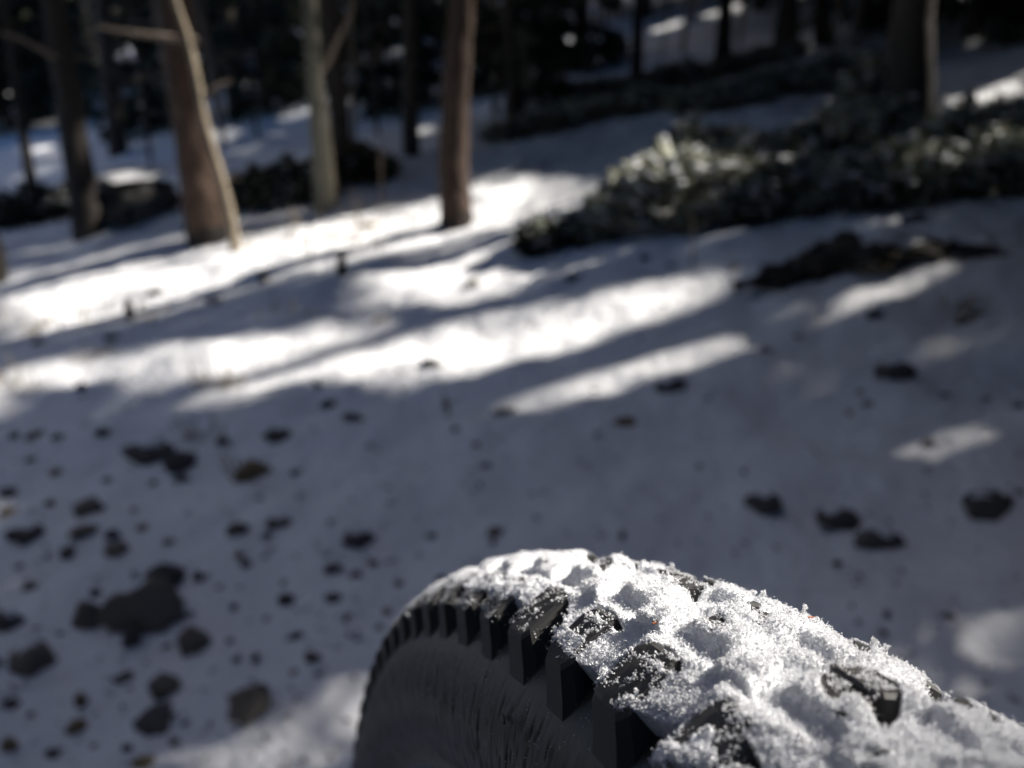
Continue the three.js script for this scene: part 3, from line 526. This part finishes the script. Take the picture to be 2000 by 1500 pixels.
// ------------------------------------------------------------------ the bicycle wheel in the foreground
{
  const { C, n, up, tan, RM, RC } = WHEEL, ROUND = (RM + 0.033) * Math.PI * 2;
  const out = (a) => up.clone().multiplyScalar(Math.cos(a)).addScaledVector(tan, Math.sin(a));
  const place = (a, phi, r) => C.clone().addScaledVector(out(a), RM + r * Math.cos(phi)).addScaledVector(n, r * Math.sin(phi));
  const mmA = (mm) => mm / 1000 / (RM + 0.033);
  // what the photograph shows on the tread, in its pixels / 2: snow, and the rubber that sticks out of it
  const PX = (list) => (x) => { x.beginPath(); list.forEach(([a, b], i) => i ? x.lineTo(a, b) : x.moveTo(a, b)); x.fill(); };
  const snowMask = canvasMask(1000, 750, (x) => {
    x.scale(0.5, 0.5); x.fillStyle = '#fff';
    PX([[600, 1000], [640, 1430], [700, 1320], [780, 1215], [840, 1168], [880, 1152], [911, 1150], [940, 1167], [968, 1152], [985, 1185], [1013, 1171], [1038, 1185], [1055, 1165], [1097, 1158], [1104, 1197], [1072, 1218], [1072, 1262], [1104, 1269], [1111, 1297], [1153, 1304], [1195, 1365], [1223, 1466], [1260, 1500], [1260, 1700], [2400, 1700], [2400, 1000]])(x);
    x.fillStyle = '#000';
    for (const p of [
      [[1272, 1124], [1304, 1120], [1340, 1132], [1392, 1140], [1398, 1152], [1368, 1156], [1360, 1168], [1344, 1152], [1304, 1140]], [[1218, 1094], [1250, 1092], [1262, 1106], [1240, 1114]], [[1356, 1180], [1390, 1178], [1404, 1210], [1416, 1230], [1402, 1240], [1384, 1222], [1366, 1204]],
      [[1456, 1180], [1478, 1184], [1492, 1205], [1506, 1222], [1496, 1232], [1478, 1214]], [[1566, 1202], [1620, 1226], [1690, 1266], [1704, 1284], [1680, 1282], [1616, 1244]], [[1500, 1284], [1532, 1276], [1584, 1284], [1648, 1288], [1688, 1308], [1732, 1340], [1760, 1370], [1758, 1392], [1728, 1412], [1704, 1400], [1652, 1356], [1640, 1392], [1616, 1372], [1598, 1312], [1544, 1296]],
      [[1196, 1302], [1240, 1274], [1300, 1266], [1327, 1288], [1340, 1322], [1320, 1320], [1290, 1300], [1258, 1296], [1292, 1330], [1294, 1352], [1265, 1342], [1230, 1372], [1196, 1367]], [[1185, 1370], [1240, 1398], [1330, 1408], [1412, 1410], [1380, 1432], [1300, 1458], [1255, 1510], [1180, 1510]], [[1402, 1414], [1442, 1438], [1474, 1475], [1494, 1505], [1418, 1505], [1408, 1460]],
      [[1770, 1334], [1812, 1346], [1852, 1368], [1904, 1395], [1880, 1400], [1838, 1392], [1798, 1364]], [[1922, 1410], [1934, 1408], [1944, 1430], [1932, 1434]], [[1685, 1510], [1698, 1484], [1760, 1478], [1786, 1510]], [[1866, 1472], [1912, 1478], [1920, 1496], [1880, 1492]],
      [[1140, 1086], [1180, 1086], [1198, 1104], [1190, 1122], [1160, 1114]], [[1088, 1128], [1112, 1124], [1128, 1142], [1114, 1150], [1094, 1142]], [[1052, 1164], [1080, 1156], [1106, 1170], [1108, 1198], [1080, 1218], [1052, 1190]], [[1146, 1184], [1192, 1193], [1218, 1226], [1210, 1238], [1178, 1212]], [[1116, 1218], [1160, 1216], [1178, 1240], [1150, 1250], [1124, 1240]], [[1010, 1116], [1040, 1110], [1050, 1128], [1024, 1132]], [[962, 1118], [990, 1110], [996, 1124], [970, 1132]],
    ]) PX(p)(x);
  }, 3);
  // tread: side knobs, centre pairs and knobs between; [along mm, across rad, half length mm, half width rad, height mm, skew]
  const tread = [];
  const sides = Math.round(ROUND / 0.0205), mids = Math.round(ROUND / 0.024);
  for (let k = 0; k < sides; k++) for (const s of [1, -1]) tread.push([126 + k * ROUND * 1000 / sides + (s < 0 ? 10 : 0), s * 0.60, 5.0 + 0.7 * (k % 2), 0.19, 5.6, 0.03 * s, true]);
  for (let k = 0; k < mids; k++) {
    const m = 122 + k * ROUND * 1000 / mids;
    tread.push([m, 0.105, 5.0, 0.085, 5.2, 0.10, false], [m + 1.5, -0.105, 5.0, 0.085, 5.2, -0.10, false]);
    tread.push([m + 12.5, 0.25, 3.4, 0.065, 5.0, 0.1, false], [m + 14, -0.25, 3.4, 0.065, 5.0, -0.1, false]);
  }
  const per = ROUND * 1000, wrap = (d) => d - per * Math.round(d / per), buckets = new Map();
  tread.forEach((k, i) => { const b = Math.floor((((k[0] % per) + per) % per) / 10); for (let j = -1; j <= 1; j++) { const q = (b + j + Math.ceil(per / 10)) % Math.ceil(per / 10); if (!buckets.has(q)) buckets.set(q, []); buckets.get(q).push(i); } });
  function knobAt(a, phi, soft) {                                           // height of the rubber above the casing
    const mm = a * (RM + 0.033) * 1000, list = buckets.get(Math.floor((((mm % per) + per) % per) / 10)); let h = 0;
    for (const i of list || []) { const k = tread[i], v = (phi - k[1]) / k[3], u = (wrap(mm - k[0]) + k[5] * 10 * v) / k[2], e = Math.max(Math.abs(u), Math.abs(v)); if (soft ? e < 1.9 : e < 1.15) h = Math.max(h, k[4] / 1000 * (soft ? smooth(1.9, 0.6, e) : smooth(1.15, 0.95, e))); }
    return h;
  }
  function knobGeo([mm, phi0, hl, hw, h, skew, isSide]) {             // a chamfered block that follows the casing
    const ring = [[-1, -0.7], [-0.7, -1], [0.7, -1], [1, -0.7], [1, 0.7], [0.7, 1], [-0.7, 1], [-1, 0.7]], pos = [], idx = [], put = (u, v, r, flare) => { const f = isSide && v * phi0 > 0 ? 1 + 1.35 * flare : 1 + 0.12 * flare, ph = phi0 + v * hw * f, p = place(mmA(mm + u * hl * (1 + 0.12 * flare) - skew * 10 * v), ph, RC + r); pos.push(p.x, p.y, p.z); };
    const H = h / 1000, levels = [[-0.0008, 1, 1], [H * 0.30, 1, 0.45], [H - 0.0005, 1, 0], [H, 0.86, 0], [H - 0.00035, 0.45, 0]];
    for (const [r, k, fl] of levels) for (const [u, v] of ring) put(u * k, v * k, r, fl);
    for (let l = 0; l < levels.length - 1; l++) for (let i = 0; i < 8; i++) { const a = l * 8 + i, b = l * 8 + (i + 1) % 8; idx.push(a, b, a + 8, b, b + 8, a + 8); }
    put(0, 0, H - 0.0004, 0); const c = pos.length / 3 - 1, o = (levels.length - 1) * 8; for (let i = 0; i < 8; i++) idx.push(o + i, o + (i + 1) % 8, c);
    const g = geoFrom(pos, idx).toNonIndexed(); g.computeVertexNormals(); return g;
  }
  const T = thing('bicycle_wheel', 'bicycle wheel with a black knobbly tyre, its tread clotted with snow', 'wheel', C);
  const own = (m) => { m.position.sub(C); return m; };
  const rubber = std(0.034, 0.033, 0.032, 0.52), wall = std(1, 1, 1, 0.40, { vertexColors: true });
  // casing: moulded ribs and scuffs on the side wall
  const casing = (as, phis) => {
    const pos = [], idx = [], col = [], W = phis.length;
    as.forEach((a, j) => phis.forEach((phi, i) => {
      const mm = a * (RM + 0.033) * 1000, w = Math.abs(phi), side = smooth(0.95, 1.15, w), rib = Math.abs(((mm / 10.25 + 0.35 * (w - 1)) % 1 + 1) % 1 - 0.5) * 2;
      const fib = fbm(mm * 0.9, phi * 2.2, 3, 3), tear = smooth(0.34, 0.52, fbm(mm * 0.42 + 9, phi * 3.4, 7, 2));
      const r = RC + side * (0.00016 * smooth(0.5, 0.9, rib) * smooth(2.0, 1.4, w) + 0.0001 * fib - 0.0002 * tear), p = place(a, phi, r); pos.push(p.x, p.y, p.z);
      const k = (0.020 + 0.013 * (0.5 + 0.5 * fib) + 0.014 * smooth(0.1, 0.7, fbm(mm * 0.05, phi * 5, 15, 4))) * (1 - 0.5 * tear); col.push(k * 1.1, k, k * 0.88);
      if (j < as.length - 1 && i < W - 1) { const q = j * W + i; idx.push(q, q + W, q + 1, q + 1, q + W, q + W + 1); }
    }));
    return geoFrom(pos, idx, col);
  };
  const span = (a, b, k) => Array.from({ length: k + 1 }, (_, i) => a + (b - a) * i / k), A0 = 0.22, A1 = 1.32;
  own(mesh('tyre_casing', mergeGeometries([casing(span(A0, A1, 900), span(-1.2, 2.35, 130)), casing(span(A0, A1, 120), [...span(-2.35, -1.2, 14)]), casing(span(A1, A0 + Math.PI * 2, 300), span(-2.35, 2.35, 40))]), wall, T));
  const rest = [];
  tread.forEach((k) => { const a = ((mmA(k[0]) % (2 * Math.PI)) + 2 * Math.PI) % (2 * Math.PI); const g = knobGeo(k); if (a > 0.24 && a < 1.25) own(mesh('knob', g, rubber, T)); else rest.push(g); });
  own(mesh('tread', mergeGeometries(rest), rubber, T)).userData.kind = 'stuff';
  { // a moulding hair on the side wall
    const v = rayOf(987, 1400); let best = [9]; for (let a = 0.3; a < 0.9; a += 0.004) for (let phi = 0.7; phi < 2; phi += 0.01) { const q = toPx(place(a, phi, RC)), d = q ? Math.hypot(q[0] - 987, q[1] - 1400) : 99; if (!best[1] || d < best[0]) best = [d, a, phi]; }
    const p = place(best[1], best[2], RC + 0.0006), q = place(best[1] - 0.011, best[2] + 0.01, RC + 0.0016); own(mesh('moulding_hair', tube([p, p.clone().lerp(q, 0.5), q], () => 0.0003, 6, 0.02), rubber, T));
  }
  // rim, spokes, hub
  const ringOf = (prof) => { const pos = [], idx = [], N = 160, W = prof.length; for (let i = 0; i <= N; i++) { const o = out(i / N * Math.PI * 2); prof.forEach(([r, h]) => { const p = o.clone().multiplyScalar(r).addScaledVector(n, h); pos.push(p.x, p.y, p.z); }); if (i < N) for (let k = 0; k < W - 1; k++) { const a = i * W + k; idx.push(a, a + 1, a + W, a + 1, a + W + 1, a + W); } } return geoFrom(pos, idx); };
  const alloy = std(0.05, 0.05, 0.052, 0.35, { metalness: 0.6 }), steel = std(0.55, 0.55, 0.56, 0.3, { metalness: 1 });
  mesh('rim', ringOf([[RM - 0.018, 0.022], [RM - 0.032, 0.022], [RM - 0.044, 0.008], [RM - 0.044, -0.008], [RM - 0.032, -0.022], [RM - 0.018, -0.022], [RM - 0.018, 0.022]]), alloy, T);
  mesh('hub', ringOf([[0.001, 0.052], [0.010, 0.052], [0.010, 0.035], [0.029, 0.034], [0.029, 0.030], [0.016, 0.026], [0.016, -0.026], [0.029, -0.030], [0.029, -0.034], [0.010, -0.035], [0.010, -0.052], [0.001, -0.052]]), alloy, T);
  for (let k = 0; k < 32; k++) { const s = k % 2 ? 1 : -1, a = k / 32 * Math.PI * 2, b = a + (k % 4 < 2 ? 1 : -1) * 1.2; mesh('spoke', tube([out(b).multiplyScalar(0.027).addScaledVector(n, s * 0.032), out(a).multiplyScalar(0.16).addScaledVector(out(b), 0.013).addScaledVector(n, s * 0.016), out(a).multiplyScalar(RM - 0.043).addScaledVector(n, s * 0.002)], () => 0.001, 5, 0), steel, T); }

  // ---- the snow on it: a crust, then single crystals
  const info = (a, phi) => {
    const q = toPx(place(a, phi, 0.033)) || [-1, -1], seen = snowMask(q[0], q[1]), c0 = seen < 0 ? 0.8 : seen, x = a * 0.365, y = phi * 0.033, kh = knobAt(a, phi);
    const c = THREE.MathUtils.clamp(c0 + 0.20 * noise(x * 330, y * 330, 12) + 0.15 * noise(x * 900, y * 900, 22), 0, 1);
    const lump = 0.0006 * fbm(x * 110, y * 110, 6, 2) + 0.0004 * fbm(x * 380, y * 380, 2, 2) + 0.00016 * noise(x * 1500, y * 1500, 7);
    const d = out(a).multiplyScalar(Math.cos(phi)).addScaledVector(n, Math.sin(phi)), lie = smooth(-0.08, 0.34, d.y);
    const full = 0.0031 + 0.0023 * smooth(0.0, 1, knobAt(a, phi, true) / 0.005);
    return { q, rubber: RC + kh, snow: RC + THREE.MathUtils.lerp(-0.0015, full, smooth(0.25, 0.8, c)) + lump * (0.4 + 0.6 * c) - 0.009 * (1 - lie) - 0.006 * smooth(0.77, 0.9, phi) - 0.01 * smooth(0.9, 1.1, -phi), up: d };
  };
  const S = thing('tyre_snow', 'loose sparkling snow crystals clotted between the knobs of the black tyre', 'snow', C); S.userData.kind = 'stuff';
  {
    const as = [...span(0.26, 0.75, 620), ...span(0.7512, 1.3, 420)], phis = span(-1.15, 1.05, 330), pos = [], idx = [], ok = [], W = phis.length;
    as.forEach((a) => phis.forEach((phi) => { const f = info(a, phi), p = place(a, phi, f.snow); pos.push(p.x, p.y, p.z); ok.push(f.snow - f.rubber > -0.0006); }));
    for (let j = 0; j < as.length - 1; j++) for (let i = 0; i < W - 1; i++) { const q = j * W + i; if (ok[q] || ok[q + 1] || ok[q + W] || ok[q + W + 1]) idx.push(q, q + W, q + 1, q + 1, q + W, q + W + 1); }
    own(mesh('crust', geoFrom(pos, idx), std(0.86, 0.87, 0.885, 0.6), S)).userData.kind = 'stuff';
  }
  const bar = (l, w) => new THREE.CylinderGeometry(w, w, l, 6, 1);
  const shapes = [
    new THREE.IcosahedronGeometry(0.55, 0).scale(1, 0.8, 0.7),
    mergeGeometries([0, 1, 2].map((k) => bar(1.7, 0.15).rotateZ(k * Math.PI / 3))),
    mergeGeometries([bar(0.2, 0.5), bar(1.4, 0.13).rotateX(1.2), bar(1.2, 0.13).rotateZ(1.1)]),
    new THREE.OctahedronGeometry(0.6, 0).scale(0.7, 1.15, 0.8),
  ].map((g) => { g.computeVertexNormals(); return g; });
  const ice = new THREE.MeshPhysicalMaterial({ roughness: 0.3, ior: 1.31, transmission: 0.22, thickness: 0, side: THREE.DoubleSide }); ice.color.setRGB(0.92, 0.925, 0.94);
  const glint = new THREE.MeshPhysicalMaterial({ roughness: 0.07, ior: 1.31, side: THREE.DoubleSide, clearcoat: 1, clearcoatRoughness: 0.04 }); glint.color.setRGB(0.8, 0.82, 0.86);
  const lists = [[], [], [], [], []], qt = new THREE.Quaternion(), sc = V(1, 1, 1);
  const addCrystal = (p, size) => { const u = rnd(), k = u < 0.42 ? 0 : u < 0.56 ? 1 : u < 0.7 ? 2 : u < 0.985 ? 3 : 4; qt.set(R(-1, 1), R(-1, 1), R(-1, 1), R(-1, 1)).normalize(); sc.setScalar(size); lists[k].push(new THREE.Matrix4().compose(p.clone().sub(C), qt, sc)); };
  const inFrame = (q) => q[0] > 560 && q[0] < 2120 && q[1] > 1040 && q[1] < 1600;
  let made = 0;
  for (let tries = 0; tries < 1000000 && made < 330000; tries++) {
    const a = 0.26 + 1.0 * Math.pow(rnd(), 2.6), phi = R(-1.1, 1.0), f = info(a, phi);
    if (!inFrame(f.q)) continue;
    const over = f.snow - f.rubber, size = R(0.0001, 0.0003) * (rnd() < 0.07 ? 1.6 : 1), x = a * 0.365, y = phi * 0.033;
    if (over > -0.0002) { addCrystal(place(a, phi, f.snow + R(-0.0002, 0.0003) + (rnd() < 0.2 ? R(0, 0.0007) : 0)), size); made++; }
    else if (f.up.y > 0.12 && phi < 0.75 && rnd() < 0.30 * smooth(-0.3, 0.7, noise(x * 300, y * 300, 31))) { addCrystal(place(a, phi, f.rubber + R(0, 0.0003)), size); made++; }
  }
  // rime on the knobs further round and specks on the side wall
  for (let k = 0; k < 26000; k++) {
    const a = R(0.55, 1.3), phi = R(-0.2, 0.8); if (noise(a * 30, phi * 9, 3) < -0.1 + 0.5 * smooth(0.8, 1.3, a)) continue;
    addCrystal(place(a, phi, RC + knobAt(a, phi) + R(0, 0.0007)), R(0.00012, 0.0003));
  }
  for (let k = 0; k < 9000; k++) {
    const a = R(0.28, 0.75), phi = R(0.85, 1.5), mm = a * 365; if (fbm(mm * 0.45, phi * 9, 19, 3) < 0.36) continue;
    addCrystal(place(a, phi, RC + knobAt(a, phi) + R(0, 0.0004)), R(0.00008, 0.0002));
  }
  // feathery tufts standing on the snow
  const spot = (px, py) => { let best = null; for (let a = 0.27; a < 0.75; a += 0.006) for (let phi = -1; phi < 0.9; phi += 0.03) { const q = toPx(place(a, phi, 0.034)); if (!q) continue; const d = (q[0] - px) ** 2 + (q[1] - py) ** 2; if (!best || d < best[0]) best = [d, a, phi]; } return [best[1], best[2], Math.max(info(best[1], best[2]).snow, info(best[1], best[2]).rubber)]; };
  for (const [px, py, h, k] of [[1496, 1150, 0.0034, 520], [1478, 1146, 0.0018, 260], [1575, 1190, 0.0020, 200], [1640, 1232, 0.0018, 200], [1700, 1268, 0.0022, 260], [1722, 1282, 0.0018, 200], [1832, 1330, 0.0036, 480], [1848, 1336, 0.0020, 200], [1000, 1108, 0.0024, 260], [1068, 1098, 0.0026, 300], [1120, 1096, 0.0020, 200], [1185, 1098, 0.0018, 200], [885, 1146, 0.0022, 220], [1905, 1395, 0.0022, 200], [1310, 1116, 0.0014, 140], [1250, 1104, 0.0014, 140], [940, 1126, 0.0022, 220], [760, 1262, 0.0024, 160], [715, 1335, 0.0022, 120], [1400, 1128, 0.0014, 140], [1960, 1440, 0.002, 160]]) {
    const root = place(...spot(px, py)), tips = [[root.clone(), V(R(-0.2, 0.2), 1, R(-0.2, 0.2))]];
    for (let j = 0; j < k; j++) {
      const [p, d] = tips[Math.floor(rnd() * tips.length)], q = p.clone().addScaledVector(d.clone().add(V(R(-0.9, 0.9), R(-0.5, 0.5), R(-0.9, 0.9))).normalize(), 0.00024);
      if (q.distanceTo(root) > h) continue;
      addCrystal(q, R(0.00011, 0.00024)); tips.push([q, d]); if (tips.length > 40) tips.splice(Math.floor(rnd() * 10), 1);
    }
  }
  lists.forEach((l, k) => { const m = new THREE.InstancedMesh(shapes[k] || shapes[0], k === 4 ? glint : ice, l.length); l.forEach((x, i) => m.setMatrixAt(i, x)); m.name = 'crystals'; m.castShadow = m.receiveShadow = true; m.userData.kind = 'stuff'; S.add(m); });
  console.log('crystals', lists.map((l) => l.length).join(' '));
  for (const [px, py, turn, label] of [[1281, 1210, 0.5, 'rust brown bud scale lying in the middle of the tyre snow'], [1590, 1192, 0.2, 'rust brown bud scale at the far edge of the tyre snow']]) {
    const [a, phi, r] = spot(px, py), m = top('bud_scale', new THREE.CapsuleGeometry(0.00016, 0.0011, 3, 7), std(0.35, 0.12, 0.05), label, 'bud scale');
    m.position.copy(place(a, phi, r + 0.0005)); m.rotation.set(0.3, turn, 1.2);
  }
}
console.log('shade trees', shadeTrees, 'far trees', farTrees);
renderer.render(scene, camera);
